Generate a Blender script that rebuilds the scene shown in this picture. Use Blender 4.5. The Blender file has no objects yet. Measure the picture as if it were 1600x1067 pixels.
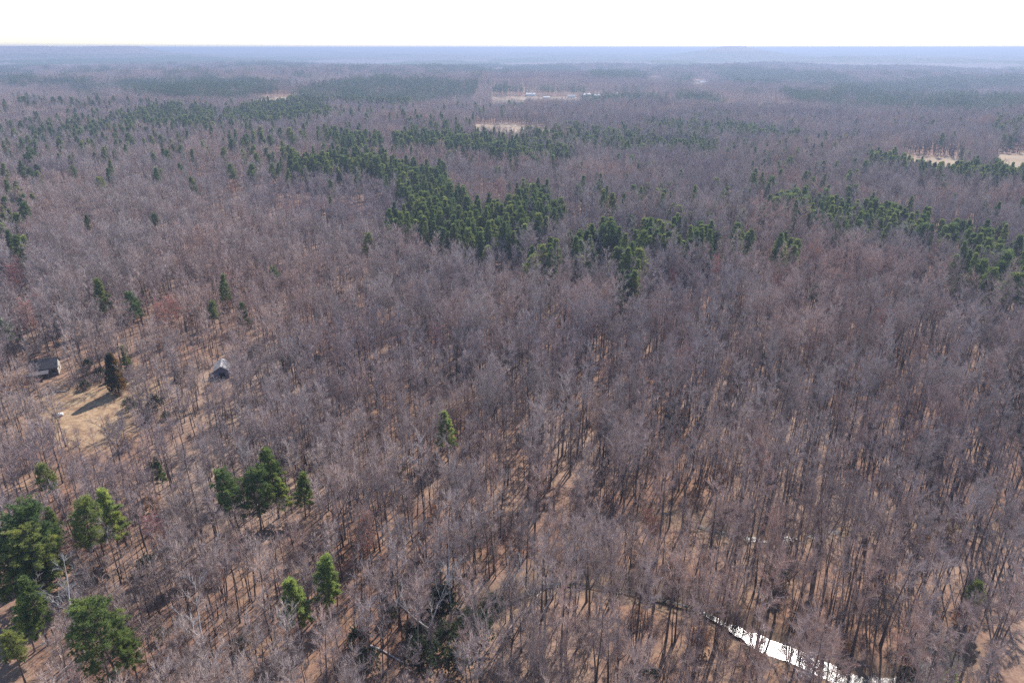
import bpy, math, random
import numpy as np
from mathutils import Vector, Matrix, Quaternion
from mathutils.noise import noise as pnoise

random.seed(7)
rng = np.random.default_rng(7)
R = math.radians
scn = bpy.context.scene
COL = scn.collection

# ------------------------------------------------------------------ camera
H = 100.0                       # flying height of the camera above the near ground
EYE_Y = 75.6                    # picture row (of 1067) of the level line
F = 1600 * 24 / 36
PITCH = math.atan((533.5 - EYE_Y) / F)
cam = bpy.data.cameras.new("camera")
cam.lens = 24; cam.sensor_width = 36
cam.clip_start = 1.0; cam.clip_end = 90000
cam_o = bpy.data.objects.new("camera", cam)
COL.objects.link(cam_o)
cam_o.location = (0, 0, H)
cam_o.rotation_euler = (math.pi / 2 - PITCH, 0, 0)
scn.camera = cam_o

# ------------------------------------------------------------------ light
SUN_EL, SUN_AZ = 44.0, 27.0     # azimuth to the right of the view direction (+Y)
sd = Vector((math.sin(R(SUN_AZ)) * math.cos(R(SUN_EL)), math.cos(R(SUN_AZ)) * math.cos(R(SUN_EL)), math.sin(R(SUN_EL))))
sun = bpy.data.lights.new("sun", 'SUN')
sun.energy = 5.0; sun.angle = R(0.5); sun.color = (1.0, 0.93, 0.87)
sun_o = bpy.data.objects.new("sun", sun); COL.objects.link(sun_o)
sun_o.rotation_euler = sd.to_track_quat('Z', 'Y').to_euler()
sun_o.location = (0, 0, 400)

world = bpy.data.worlds.new("World"); scn.world = world
world.use_nodes = True
nt = world.node_tree
bg = nt.nodes['Background']
sky = nt.nodes.new('ShaderNodeTexSky')
sky.sky_type = 'NISHITA'; sky.sun_disc = False
sky.sun_elevation = R(SUN_EL); sky.sun_rotation = R(SUN_AZ)
sky.altitude = 200; sky.air_density = 1.0; sky.dust_density = .3; sky.ozone_density = 2.0
tint = nt.nodes.new('ShaderNodeMix'); tint.data_type = 'RGBA'; tint.blend_type = 'MULTIPLY'
tint.inputs[0].default_value = 1; tint.inputs[7].default_value = (1.03, 1.0, 1.0, 1)
nt.links.new(sky.outputs[0], tint.inputs[6]); nt.links.new(tint.outputs[2], bg.inputs[0])
bg.inputs[1].default_value = 0.13

scn.view_settings.view_transform = 'Standard'
scn.view_settings.look = 'None'
scn.view_settings.gamma = 1.0
scn.view_settings.exposure = 0.74
scn.cycles.max_bounces = 4
scn.cycles.diffuse_bounces = 2
scn.cycles.glossy_bounces = 1
scn.cycles.transmission_bounces = 1
scn.cycles.transparent_max_bounces = 4
scn.cycles.volume_bounces = 0
scn.cycles.caustics_reflective = False
scn.cycles.caustics_refractive = False
scn.cycles.use_denoising = False
scn.cycles.sample_clamp_indirect = 4
scn.cycles.sample_clamp_direct = 8

# ------------------------------------------------------------------ terrain
def sstep(a, b, x):
    t = np.clip((np.asarray(x, float) - a) / (b - a), 0, 1)
    return t * t * (3 - 2 * t)

CREEK = []                     # filled below: world polylines of the stream, with half widths
def seg_dist(x, y, pts):
    x = np.asarray(x, float); y = np.asarray(y, float)
    best = np.full(x.shape, 1e9)
    for (ax, ay), (bx, by) in zip(pts[:-1], pts[1:]):
        dx, dy = bx - ax, by - ay
        t = np.clip(((x - ax) * dx + (y - ay) * dy) / (dx * dx + dy * dy), 0, 1)
        best = np.minimum(best, np.hypot(x - ax - t * dx, y - ay - t * dy))
    return best

def base_height(x, y):
    x = np.asarray(x, float); y = np.asarray(y, float)
    d = np.hypot(x, y)
    near = 1.2 * np.sin(x / 61 + 1.0) * np.sin(y / 53) + 0.5 * np.sin(x / 19 + y / 27)
    up = 5.0 * sstep(-20, -190, x) * sstep(60, 200, y)
    mid = sstep(260, 900, d) * (7 * np.sin(x / 230 + .7) * np.sin(y / 310 + 1.1) + 5 * np.sin(x / 140 - y / 190))
    far = sstep(1000, 2600, d) * (13 * np.sin(x / 900 + 2) * np.sin(y / 1100) + 7 * np.sin(x / 420 + y / 700))
    rise = sstep(5000, 17000, d) * 52 + sstep(7000, 15000, d) * (5 * np.sin(x / 2100 + y / 3000) + 4 * np.sin(x / 1300 - y / 5200 + 1))
    h = near + up + mid + far * (1 - .6 * sstep(6000, 9000, d)) + rise
    def hill(px, dist, wx, wy, hh):
        a = math.atan2(px - 800, F / math.cos(PITCH) * 1.0)
        cx, cy = dist * math.sin(a), dist * math.cos(a)
        # local axes: across and along the line of sight
        u = (x - cx) * math.cos(a) - (y - cy) * math.sin(a)
        v = (x - cx) * math.sin(a) + (y - cy) * math.cos(a)
        return hh * np.exp(-(u / wx) ** 2 - (v / wy) ** 2)
    h = h + hill(20, 6900, 950, 900, 84) + hill(192, 6700, 220, 500, 46)
    h = h + hill(1140, 7000, 430, 1000, 72) + hill(1150, 7000, 170, 400, 22)
    return np.minimum(h, 98)

def height(x, y):
    h = base_height(x, y)
    for pts, hw, depth in CREEK:
        d = seg_dist(x, y, pts)
        h = h - depth * (1 - sstep(hw * 0.75, hw * 1.9 + 1.2, d))
    return h

# picture <-> place (picture coordinates are those of the 1600 x 1067 photograph)
CP, SP = math.cos(PITCH), math.sin(PITCH)
def project(x, y, z):
    x = np.asarray(x, float); y = np.asarray(y, float); z = np.asarray(z, float) - H
    dep = y * CP - z * SP
    dn = -y * SP - z * CP
    dep = np.where(dep < 1, 1, dep)
    return 800 + F * x / dep, 533.5 + F * dn / dep
def ground_at(px, py, above=0.0):
    rx = (px - 800) / F; ry = (py - 533.5) / F
    dx, dy, dz = rx, CP - ry * SP, -SP - ry * CP
    n = math.sqrt(dx * dx + dy * dy + dz * dz); dx, dy, dz = dx / n, dy / n, dz / n
    t = 40.0
    for _ in range(4000):
        z = H + dz * t
        g = float(height(dx * t, dy * t)) + above
        if z <= g: break
        t += max(0.25, (z - g) * 0.6)
        if t > 40000: break
    return dx * t, dy * t

# ------------------------------------------------------------------ helpers
def tag(o, label=None, cat=None, group=None, kind=None):
    if label: o["label"] = label
    if cat: o["category"] = cat
    if group: o["group"] = group
    if kind: o["kind"] = kind
    return o
def empty(name, loc, rz=0.0, sc=1.0):
    o = bpy.data.objects.new(name, None)
    o.empty_display_size = 0.5
    COL.objects.link(o); o.location = loc; o.rotation_euler = (0, 0, rz)
    o.scale = (sc, sc, sc) if not isinstance(sc, tuple) else sc
    return o
def link(name, me, parent=None, scene=True):
    o = bpy.data.objects.new(name, me)
    if scene: COL.objects.link(o)
    if parent is not None: o.parent = parent
    return o

class MB:
    """mesh builder"""
    def __init__(s): s.v = []; s.f = []; s.m = []
    def add(s, vs, fs, m=0):
        n = len(s.v); s.v.extend([tuple(a) for a in vs])
        for f in fs: s.f.append([i + n for i in f]); s.m.append(m)
    def box(s, x0, x1, y0, y1, z0, z1, m=0):
        s.add([(x0, y0, z0), (x1, y0, z0), (x1, y1, z0), (x0, y1, z0), (x0, y0, z1), (x1, y0, z1), (x1, y1, z1), (x0, y1, z1)],
              [(0, 3, 2, 1), (4, 5, 6, 7), (0, 1, 5, 4), (1, 2, 6, 5), (2, 3, 7, 6), (3, 0, 4, 7)], m)
    def tube(s, pts, rad, n=3, m=0, cap=False):
        """tapered tube through pts; a last radius of 0 closes to a point"""
        P = [np.array(p, float) for p in pts]
        base = len(s.v); ring_of = []
        for i, p in enumerate(P):
            t = P[min(i + 1, len(P) - 1)] - P[max(i - 1, 0)]
            t = t / (np.linalg.norm(t) + 1e-9)
            a = np.array((0, 0, 1.)) if abs(t[2]) < .9 else np.array((1., 0, 0))
            u = np.cross(t, a); u /= np.linalg.norm(u) + 1e-9; w = np.cross(t, u)
            if rad[i] <= 0:
                ring_of.append([len(s.v)]); s.v.append(tuple(p)); continue
            r = []
            for k in range(n):
                an = 2 * math.pi * k / n + .3
                r.append(len(s.v)); s.v.append(tuple(p + rad[i] * (math.cos(an) * u + math.sin(an) * w)))
            ring_of.append(r)
        for a, b in zip(ring_of[:-1], ring_of[1:]):
            for k in range(n):
                k2 = (k + 1) % n
                if len(b) == 1: s.f.append([a[k], a[k2], b[0]])
                elif len(a) == 1: s.f.append([a[0], b[k2], b[k]])
                else: s.f.append([a[k], a[k2], b[k2], b[k]])
                s.m.append(m)
        if cap:
            s.f.append(list(reversed(ring_of[0]))); s.m.append(m)
            if len(ring_of[-1]) > 2: s.f.append(list(ring_of[-1])); s.m.append(m)
    def mesh(s, name, mats, smooth=False):
        me = bpy.data.meshes.new(name)
        me.from_pydata(s.v, [], s.f)
        for m in mats: me.materials.append(m)
        if len(mats) > 1: me.polygons.foreach_set("material_index", s.m)
        if smooth: me.polygons.foreach_set("use_smooth", [True] * len(s.f))
        me.update()
        return me

# ------------------------------------------------------------------ materials
def new_mat(name, rough=.85, spec=.15):
    m = bpy.data.materials.new(name); m.use_nodes = True
    t = m.node_tree; b = t.nodes['Principled BSDF']
    b.inputs['Roughness'].default_value = rough
    b.inputs['Specular IOR Level'].default_value = spec
    return m, t, b
def ramp(t, stops):
    r = t.nodes.new('ShaderNodeValToRGB')
    e = r.color_ramp.elements
    while len(e) < len(stops): e.new(0.5)
    for k, (p, c) in enumerate(stops):
        e[k].position = p; e[k].color = (*c, 1) if len(c) == 3 else c
    return r
def mixc(t, fac, a, b, mode='MIX'):
    m = t.nodes.new('ShaderNodeMix'); m.data_type = 'RGBA'; m.blend_type = mode
    for sock, v in ((m.inputs[0], fac), (m.inputs[6], a), (m.inputs[7], b)):
        if isinstance(v, (int, float)): sock.default_value = v
        elif isinstance(v, tuple): sock.default_value = (*v, 1)
        else: t.links.new(v, sock)
    return m.outputs[2]
def noise_tex(t, scale, detail=3, coord='pos', vec=None, rough=.55):
    n = t.nodes.new('ShaderNodeTexNoise'); n.inputs['Scale'].default_value = scale
    n.inputs['Detail'].default_value = detail; n.inputs['Roughness'].default_value = rough
    if vec is not None: t.links.new(vec, n.inputs['Vector'])
    elif coord == 'pos':
        g = t.nodes.new('ShaderNodeNewGeometry'); t.links.new(g.outputs['Position'], n.inputs['Vector'])
    else:
        g = t.nodes.new('ShaderNodeTexCoord'); t.links.new(g.outputs['Object'], n.inputs['Vector'])
    return n.outputs[0]

def twig_material(name, stops, tint=.5):
    """bark and twigs: colour differs from tree to tree and from stand to stand"""
    m, t, b = new_mat(name, .75, .2)
    oi = t.nodes.new('ShaderNodeObjectInfo')
    r = ramp(t, stops); t.links.new(oi.outputs['Random'], r.inputs[0])
    stand = ramp(t, [(.35, (.86, .83, .88)), (.5, (1, 1, 1)), (.66, (1.12, 1.0, .93))])
    t.links.new(noise_tex(t, .011, 2), stand.inputs[0])
    c = mixc(t, 1.0, r.outputs[0], stand.outputs[0], 'MULTIPLY')
    fine = ramp(t, [(.3, (.72, .72, .72)), (.7, (1.25, 1.25, 1.25))])
    t.links.new(noise_tex(t, .9, 2, 'obj'), fine.inputs[0])
    c = mixc(t, 1.0, c, fine.outputs[0], 'MULTIPLY')
    t.links.new(c, b.inputs['Base Color'])
    return m
M_TWIG = twig_material("grey_twigs", [(0, (.28, .225, .205)), (.25, (.47, .385, .35)), (.5, (.36, .29, .26)), (.75, (.53, .445, .405)), (1, (.45, .325, .275))])
M_TRUNK = twig_material("dark_bark", [(0, (.07, .06, .06)), (.5, (.11, .09, .085)), (1, (.19, .16, .15))])
M_PALE = twig_material("pale_bark", [(0, (.44, .41, .39)), (1, (.54, .51, .48))])
M_BUD = twig_material("red_buds", [(0, (.62, .20, .16)), (.5, (.68, .30, .17)), (1, (.60, .18, .18))])
M_PBARK = twig_material("pine_bark", [(0, (.13, .095, .08)), (1, (.18, .13, .11))])

def needle_material(name, stops, transl=.42):
    m, t, b = new_mat(name, .55, .3)
    oi = t.nodes.new('ShaderNodeObjectInfo')
    r = ramp(t, stops); t.links.new(oi.outputs['Random'], r.inputs[0])
    fine = ramp(t, [(.32, (.55, .62, .7)), (.5, (1, 1, 1)), (.7, (1.45, 1.3, .95))])
    t.links.new(noise_tex(t, .55, 3, 'obj'), fine.inputs[0])
    c = mixc(t, 1.0, r.outputs[0], fine.outputs[0], 'MULTIPLY')
    t.links.new(c, b.inputs['Base Color'])
    tr = t.nodes.new('ShaderNodeBsdfTranslucent'); t.links.new(c, tr.inputs[0])
    mx = t.nodes.new('ShaderNodeMixShader'); mx.inputs[0].default_value = transl
    t.links.new(b.outputs[0], mx.inputs[1]); t.links.new(tr.outputs[0], mx.inputs[2])
    t.links.new(mx.outputs[0], t.nodes['Material Output'].inputs['Surface'])
    return m
M_PINE = needle_material("pine_needles", [(0, (.125, .19, .072)), (.4, (.18, .245, .075)), (.75, (.23, .285, .085)), (1, (.30, .33, .10))])
M_PINE_LIGHT = needle_material("bright_pine_needles", [(0, (.34, .43, .13)), (1, (.40, .47, .14))], .5)
M_CEDAR = needle_material("cedar_sprays", [(0, (.055, .075, .04)), (1, (.075, .085, .04))])
M_CEDAR_SUNLIT = needle_material("sunlit_cedar_sprays", [(0, (.36, .21, .08)), (1, (.38, .23, .08))])  # warm copy of the cedar colour, standing in for sunlight on it
M_HOLLY = needle_material("holly_leaves", [(0, (.055, .085, .045)), (1, (.10, .13, .06))])
M_BEECH = needle_material("dry_beech_leaves", [(0, (.45, .25, .14)), (.5, (.50, .32, .18)), (1, (.42, .2, .12))])

# ------------------------------------------------------------------ tree builders
def rnd(a, b): return random.uniform(a, b)
def dirv(az, el): return np.array((math.cos(az) * math.cos(el), math.sin(az) * math.cos(el), math.sin(el)))
def jit(v, k):
    v = v + np.array((rnd(-k, k), rnd(-k, k), rnd(-k, k))); return v / np.linalg.norm(v)

def curve(p, d, L, n, bend, up):
    pts = [p]; d = d.copy()
    for _ in range(n):
        d = jit(d, bend); d[2] += up; d /= np.linalg.norm(d)
        p = p + d * (L / n); pts.append(p)
    return pts, d

def bare_tree(seed, Ht=22, c0=.45, Rc=3.4, limbs=21, nb=9, ntw=12, mat=M_TWIG, fork=False, tw=.021, tl=1.1, droop=.10, bud=None):
    """returns (trunk mesh, crown mesh)"""
    random.seed(seed)
    T, C = MB(), MB()
    lean = np.array((rnd(-.05, .05), rnd(-.05, .05), 1.0)); lean /= np.linalg.norm(lean)
    stems = []
    r0 = .0105 * Ht
    if not fork:
        pts, _ = curve(np.zeros(3), lean, Ht * .93, 8, .045, .02)
        rad = [r0 * (1.25 if k == 0 else (1 - k / 8.6)) for k in range(9)]
        T.tube(pts, rad, 6); stems.append((pts, rad, c0))
    else:
        pts, d = curve(np.zeros(3), lean, Ht * .4, 4, .04, .02)
        T.tube(pts, [r0 * 1.3, r0 * 1.1, r0, r0 * .95, r0 * .9], 6)
        az = rnd(0, 6.28)
        for k in range(2 if fork is True else fork):
            dd = dirv(az + k * 6.28 / (2 if fork is True else fork) + rnd(-.3, .3), rnd(1.0, 1.2))
            p2, _ = curve(pts[-1], dd, Ht * rnd(.5, .58), 6, .07, .05)
            rad = [r0 * .72 * (1 - j / 6.8) for j in range(7)]
            T.tube(p2, rad, 5); stems.append((p2, rad, .12))
    zc = Ht * (c0 + (1 - c0) * .5)
    for pts, rad, cs in stems:
        nl = limbs // len(stems)
        ns = len(pts) - 1
        for i in range(nl):
            u = cs + (1 - cs) * ((i + rnd(0, 1)) / nl) ** .9 * .97
            k = min(int(u * ns), ns - 1); fr = u * ns - k
            p = pts[k] * (1 - fr) + pts[k + 1] * fr
            r = (rad[k] * (1 - fr) + rad[k + 1] * fr) * .55
            zr = (p[2] / Ht - c0) / (1 - c0)
            env = Rc * (math.sqrt(max(0.08, 1 - (2 * max(zr, 0) - .75) ** 2 / 1.9))) * rnd(.75, 1.12)
            el = rnd(.42, .85) + .4 * zr
            L = env / math.cos(min(el, 1.12)) * rnd(.8, 1.0)
            L = min(L, Ht * .36)
            lp, ld = curve(p, dirv(i * 2.4 + rnd(-.5, .5), el), L, 4, .13, droop)
            r = min(r, .012 * L + .02)
            C.tube(lp, [r, r * .8, r * .6, r * .4, r * .22], 3)
            for j in range(nb):
                uu = .22 + .78 * (j + rnd(0, 1)) / nb
                k2 = min(int(uu * 4), 3); f2 = uu * 4 - k2
                q = lp[k2] * (1 - f2) + lp[k2 + 1] * f2
                dd = lp[k2 + 1] - lp[k2]; dd /= np.linalg.norm(dd)
                bl = L * rnd(.22, .42) * (1.15 - .5 * uu) + .5
                bp, bd = curve(q, jit(dd, .8), bl, 2, .18, droop)
                rb = .009 + .006 * bl
                C.tube(bp, [rb, rb * .7, rb * .35], 3)
                for w in range(ntw):
                    v = (w + rnd(0, 1)) / ntw
                    q2 = bp[0] * (1 - 2 * v) + bp[1] * 2 * v if v < .5 else bp[1] * (2 - 2 * v) + bp[2] * (2 * v - 1)
                    d2 = jit(bd, .75); d2[2] += .14; d2 /= np.linalg.norm(d2)
                    l2 = tl * rnd(.5, 1.2)
                    C.tube([q2, q2 + d2 * l2], [tw, 0], 3)
                    if bud is not None and random.random() < .75:
                        e = q2 + d2 * l2 * rnd(.6, 1.0); s = rnd(.09, .17)
                        a, b2 = jit(d2, 1) * s, jit(d2, 1) * s
                        C.add([e - a, e + b2, e + a * .6 + d2 * s * 1.5], [(0, 1, 2)], 1)
        # top plume
        for i in range(12 * nb // 3):
            d2 = jit(np.array((0, 0, 1.)), .7); q = pts[-1] - np.array((0, 0, rnd(0, 1.5)))
            C.tube([q, q + d2 * rnd(.6, 1.6)], [tw * 1.2, 0], 3)
    tm = T.mesh("trunk", [M_PALE if mat is M_PALE else M_TRUNK])
    cm = C.mesh("crown", [mat] + ([bud] if bud else []))
    return tm, cm

def tuft(C, p, d, n, L, w, spread=.9, m=0):
    for _ in range(n):
        dd = jit(d, spread)
        a = np.cross(dd, jit(dd, 1.0)); a /= np.linalg.norm(a) + 1e-9
        l = L * rnd(.7, 1.2); q = p + jit(dd, 1) * L * .25
        C.add([q - a * w, q + a * w, q + dd * l], [(0, 1, 2)], m)

def pine_tree(seed, Ht=21, c0=.5, Rc=3.2, whorls=11, per=6, nt=19, nn=13, L=.46, w=.062, shape='round', mat=M_PINE, lowdead=True):
    random.seed(seed)
    T, C = MB(), MB()
    pts, _ = curve(np.zeros(3), np.array((rnd(-.03, .03), rnd(-.03, .03), 1.)), Ht * .97, 8, .025, .03)
    r0 = .0115 * Ht
    T.tube(pts, [r0 * (1.2 if k == 0 else 1 - k / 8.3) for k in range(9)], 6)
    if lowdead:
        for i in range(7):
            u = rnd(c0 * .6, c0); k = min(int(u * 8), 7)
            T.tube([pts[k], pts[k] + dirv(rnd(0, 6.28), rnd(-.1, .3)) * rnd(.8, 2)], [.03, 0], 3)
    gaps = [rnd(0, 6.28) for _ in range(3)]
    for i in range(whorls):
        zr = (i + .3) / whorls
        u = c0 + (1 - c0) * zr; k = min(int(u * 8), 7); fr = u * 8 - k
        p0 = pts[k] * (1 - fr) + pts[k + 1] * fr
        if shape == 'round': env = Rc * math.sqrt(max(.05, 1 - (zr * 1.25 - .42) ** 2 / .75))
        elif shape == 'cone': env = Rc * (1.03 - zr) ** .8
        else: env = Rc * (1 - zr ** 2.2 * .85)
        for j in range(per):
            az = j * 6.283 / per + i * 1.1 + rnd(-.4, .4)
            if shape == 'round' and random.random() < .14: continue
            el = rnd(-.05, .35) + .65 * zr if shape != 'cone' else rnd(.1, .4) + .3 * zr
            Lb = env * rnd(.65, 1.15)
            if shape == 'round' and any(abs((az - g + math.pi) % 6.283 - math.pi) < .35 for g in gaps[:2]) and i % 2: Lb *= .55
            bp, bd = curve(p0 + np.array((0, 0, rnd(-.3, .3))), dirv(az, el), Lb, 3, .12, .07)
            rb = .012 * Lb + .015
            C.tube(bp, [rb, rb * .7, rb * .5, .008], 3, 1)
            n = int(nt * (.4 + .6 * Lb / Rc)) + 2
            for q in range(n):
                v = (.25 + .75 * math.sqrt((q + rnd(0, 1)) / n)) * 3
                kk = min(int(v), 2); fv = v - kk
                s = bp[kk] * (1 - fv) + bp[kk + 1] * fv
                off = jit(np.array((0, 0, .35)), 1.0) * rnd(.15, .62) * (1.2 if shape == 'round' else .7)
                tuft(C, s + off, jit(bd + np.array((0, 0, .5)), .5), nn, L, w)
    tuft(C, pts[-1], np.array((0, 0, 1.)), nn * 3, L, w)
    tm = T.mesh("trunk", [M_PBARK]); cm = C.mesh("crown", [mat, M_PBARK])
    return tm, cm

def cedar_tree(seed, Ht=13, Rc=1.75):
    random.seed(seed)
    T, C = MB(), MB()
    T.tube([(0, 0, 0), (0, 0, Ht * .5), (.05, 0, Ht * .96)], [.17, .12, .02], 6)
    for i in range(1700):
        z = rnd(.09, .99); az = rnd(0, 6.283)
        env = Rc * (min(1, (z + .06) / .28)) ** .6 * (1.02 - z) ** .55 * 1.15 * (1 + .14 * math.sin(az * 3 + z * 9))
        r = env * math.sqrt(rnd(.25, 1.05))
        p = np.array((r * math.cos(az), r * math.sin(az), z * Ht))
        russet = math.cos(az - .25) > .62 - .25 * z and random.random() < .75  # sunlit edge painted into the colour of the right-hand sprays
        tuft(C, p, dirv(az, 1.0), 10, .42, .055, .6, 1 if russet else 0)
    return T.mesh("trunk", [M_PBARK]), C.mesh("crown", [M_CEDAR, M_CEDAR_SUNLIT])

def bush(seed, Ht=2.4, Rc=1.6, green=True, mat=M_HOLLY):
    random.seed(seed)
    C = MB(); S = MB()
    for i in range(26):
        d = dirv(rnd(0, 6.28), rnd(.5, 1.45))
        p, _ = curve(np.array((rnd(-.2, .2), rnd(-.2, .2), 0)), d, Ht * rnd(.6, 1.05), 3, .15, .05)
        S.tube(p, [.03, .022, .014, 0], 3)
        if not green:
            for k in range(30):
                q = p[random.choice((1, 2, 3))]; S.tube([q, q + jit(d, .9) * rnd(.3, .8)], [.011, 0], 3)
    if green:
        for i in range(330):
            az, el = rnd(0, 6.28), rnd(-.15, 1.5); rr = rnd(.55, 1.05)
            p = dirv(az, el) * np.array((Rc, Rc, Ht * .62)) * rr * (1 + .2 * math.sin(az * 4)) + np.array((0, 0, Ht * .36))
            tuft(C, p, dirv(az, el), 8, .26, .06, .9)
        return S.mesh("stems", [M_TRUNK]), C.mesh("foliage", [mat])
    return S.mesh("stems", [M_TWIG]), None

def far_tree(B, x, y, z0, kind, s, seedrand):
    """one tree of a far stand, in few faces"""
    r = seedrand
    Ht = (12 + 10 * r.random() ** 1.3 + (4 if kind == 'pine' else 0)) * s
    if kind == 'pine':
        B.tube([(x, y, z0), (x, y, z0 + Ht)], [.2, .05], 3, 1)
        for i in range(60):
            z = r.uniform(.4, 1.0); az = r.uniform(0, 6.283)
            e = 2.4 * math.sqrt(max(.08, 1 - (z * 1.9 - 1.2) ** 2)) * r.uniform(.5, 1.1) * s
            p = np.array((x + e * math.cos(az), y + e * math.sin(az), z0 + z * Ht))
            for q in range(4):
                d = np.array((r.uniform(-1, 1), r.uniform(-1, 1), r.uniform(-.2, 1.2)))
                a = np.cross(d, (r.uniform(-1, 1), r.uniform(-1, 1), r.uniform(-1, 1)))
                a = a / (np.linalg.norm(a) + 1e-6) * .3
                B.add([p - a, p + a, p + d * .95], [(0, 1, 2)], 0)
    else:
        B.tube([(x, y, z0), (x, y, z0 + Ht * .85)], [.16, .05], 3, 1)
        Rc = r.uniform(2.6, 4.2) * s
        for i in range(60):
            z = r.uniform(.45, .95); az = r.uniform(0, 6.283)
            e = Rc * math.sqrt(max(.05, 1 - (z * 2 - 1.35) ** 2 / .8)) * math.sqrt(r.uniform(.1, 1))
            p = np.array((x + e * math.cos(az), y + e * math.sin(az), z0 + z * Ht))
            for q in range(2):
                d = np.array((math.cos(az) * .5 + r.uniform(-.6, .6), math.sin(az) * .5 + r.uniform(-.6, .6), r.uniform(.3, 1.3))); d /= np.linalg.norm(d)
                B.tube([p, p + d * r.uniform(1.0, 2.0)], [.045, 0], 3, 0)

# ------------------------------------------------------------------ the map of the woods (picture regions on the canopy)
def P(*a): return list(zip(a[0::2], a[1::2]))
PINES = [  # (polygon, share of pines)
    (P(436,262, 470,250, 560,246, 610,256, 690,272, 712,300, 748,326, 800,326, 812,296, 852,300, 884,344, 868,362, 795,385, 762,396, 700,384, 655,362, 636,335, 612,284, 540,268, 460,272), .85),
    (P(600,342, 645,346, 640,364, 606,360), .9),
    (P(612,212, 700,214, 800,224, 888,240, 888,264, 800,252, 700,238, 618,230), .9),
    (P(495,205, 590,206, 600,240, 545,250, 498,236), .22),
    (P(815,404, 868,398, 872,440, 820,446), .7), (P(893,374, 962,364, 962,412, 896,420), .85),
    (P(962,398, 1000,392, 1002,462, 966,470), .75), (P(990,362, 1118,370, 1110,402, 995,398), .85),
    (P(1142,372, 1168,370, 1168,392, 1144,392), .8), (P(1200,380, 1240,378, 1244,416, 1202,416), .7),
    (P(1200,318, 1260,314, 1330,326, 1405,330, 1470,360, 1525,362, 1600,398, 1600,476, 1560,462, 1478,424, 1500,402, 1400,376, 1330,372, 1250,346, 1204,338), .78),
    (P(1350,248, 1420,252, 1510,266, 1600,268, 1600,292, 1500,286, 1400,270, 1350,262), .95),
    (P(820,208, 900,200, 1000,212, 1130,222, 1120,245, 1000,246, 900,232, 825,226), .55),
    (P(1000,192, 1180,198, 1260,214, 1240,222, 1100,214, 1000,204), .6),
    (P(0,196, 60,184, 200,184, 320,174, 352,190, 330,202, 200,206, 110,224, 0,250), .17),
    (P(170,184, 240,168, 330,170, 350,196, 250,196, 180,194), .38),
    (P(350,178, 400,160, 485,162, 535,176, 525,186, 420,190, 360,194), .6),
    (P(175,128, 260,118, 400,124, 440,142, 380,152, 270,148, 180,138), .85),
    (P(0,120, 60,124, 160,126, 160,136, 60,134, 0,132), .7),
    (P(440,160, 500,132, 590,122, 745,128, 742,150, 690,156, 630,166, 540,158), .78),
    (P(770,134, 920,136, 925,150, 860,152, 770,148), .75), (P(900,146, 1020,150, 1040,158, 980,162, 905,154), .8),
    (P(1136,118, 1200,120, 1200,130, 1138,128), .9), (P(1238,140, 1322,144, 1320,164, 1240,158), .7),
    (P(1300,136, 1400,124, 1600,118, 1600,134, 1420,146, 1320,152), .6), (P(1330,152, 1500,146, 1600,150, 1600,176, 1440,176, 1340,168), .6),
    (P(930,110, 1000,112, 1000,124, 930,120), .6), (P(0,84, 800,84, 800,94, 0,92), .45), (P(800,80, 1600,80, 1600,100, 800,96), .5),
    (P(1060,150, 1110,150, 1110,158, 1060,158), .6), (P(1560,185, 1600,185, 1600,235, 1565,235), .35),
    (P(900,300, 1340,290, 1340,345, 1000,360, 900,330), .16), (P(1120,225, 1350,215, 1350,300, 1120,300), .09),
    (P(0,190, 480,190, 480,240, 0,262), .09), (P(0,262, 60,270, 40,420, 0,420), .16),
]
FIELDS = [  # openings with dry grass
    P(742,194, 800,194.5, 866,203, 866,205, 800,201, 742,196.5), P(400,155, 446,152, 448,154, 400,157),
    P(1408,247, 1450,243, 1490,247, 1510,258, 1470,257, 1410,252), P(1556,240, 1660,241, 1660,263, 1560,260),
    P(770,152.5, 830,151.5, 948,151.5, 948,152.5, 830,153.5, 770,153.5), P(615,168, 622,168, 622,174, 618,174),
    P(755,108.4, 788,108.4, 788,109.4, 755,109.4), P(1435,85.5, 1456,85.5, 1456,86.5, 1435,86.5),
    P(1082,129, 1106,129, 1106,131, 1082,131), P(1016,123, 1030,123, 1030,124, 1016,124),
]
def inside(px, py, poly):
    px = np.asarray(px, float); py = np.asarray(py, float)
    r = np.zeros(px.shape, bool); n = len(poly)
    for i in range(n):
        (x1, y1), (x2, y2) = poly[i], poly[(i + 1) % n]
        if y1 == y2: continue
        c = ((y1 > py) != (y2 > py)) & (px < (x2 - x1) * (py - y1) / (y2 - y1) + x1)
        r ^= c
    return r
# the clearing by the old house, in ground coordinates
CLEAR = [P(66,612, 120,616, 150,604, 205,604, 240,590, 246,604, 215,640, 185,655, 196,686, 150,698, 96,684, 74,650)]
CLEAR_W = [[ground_at(*p) for p in c] for c in CLEAR]
def in_clear(x, y):
    r = np.zeros(np.shape(x), bool)
    for c in CLEAR_W: r |= inside(x, y, c)
    return r
def vnoise(x, y, s, seed=0.0):
    """smooth value noise with numpy"""
    x = np.asarray(x, float) / s + 131.7 + seed; y = np.asarray(y, float) / s + 57.3 - seed
    xi, yi = np.floor(x), np.floor(y); u, v = x - xi, y - yi
    u, v = u * u * (3 - 2 * u), v * v * (3 - 2 * v)
    def h(a, b):
        t = np.sin(a * 127.1 + b * 311.7 + seed) * 43758.5453
        return t - np.floor(t)
    return (h(xi, yi) * (1 - u) + h(xi + 1, yi) * u) * (1 - v) + (h(xi, yi + 1) * (1 - u) + h(xi + 1, yi + 1) * u) * v
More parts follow.
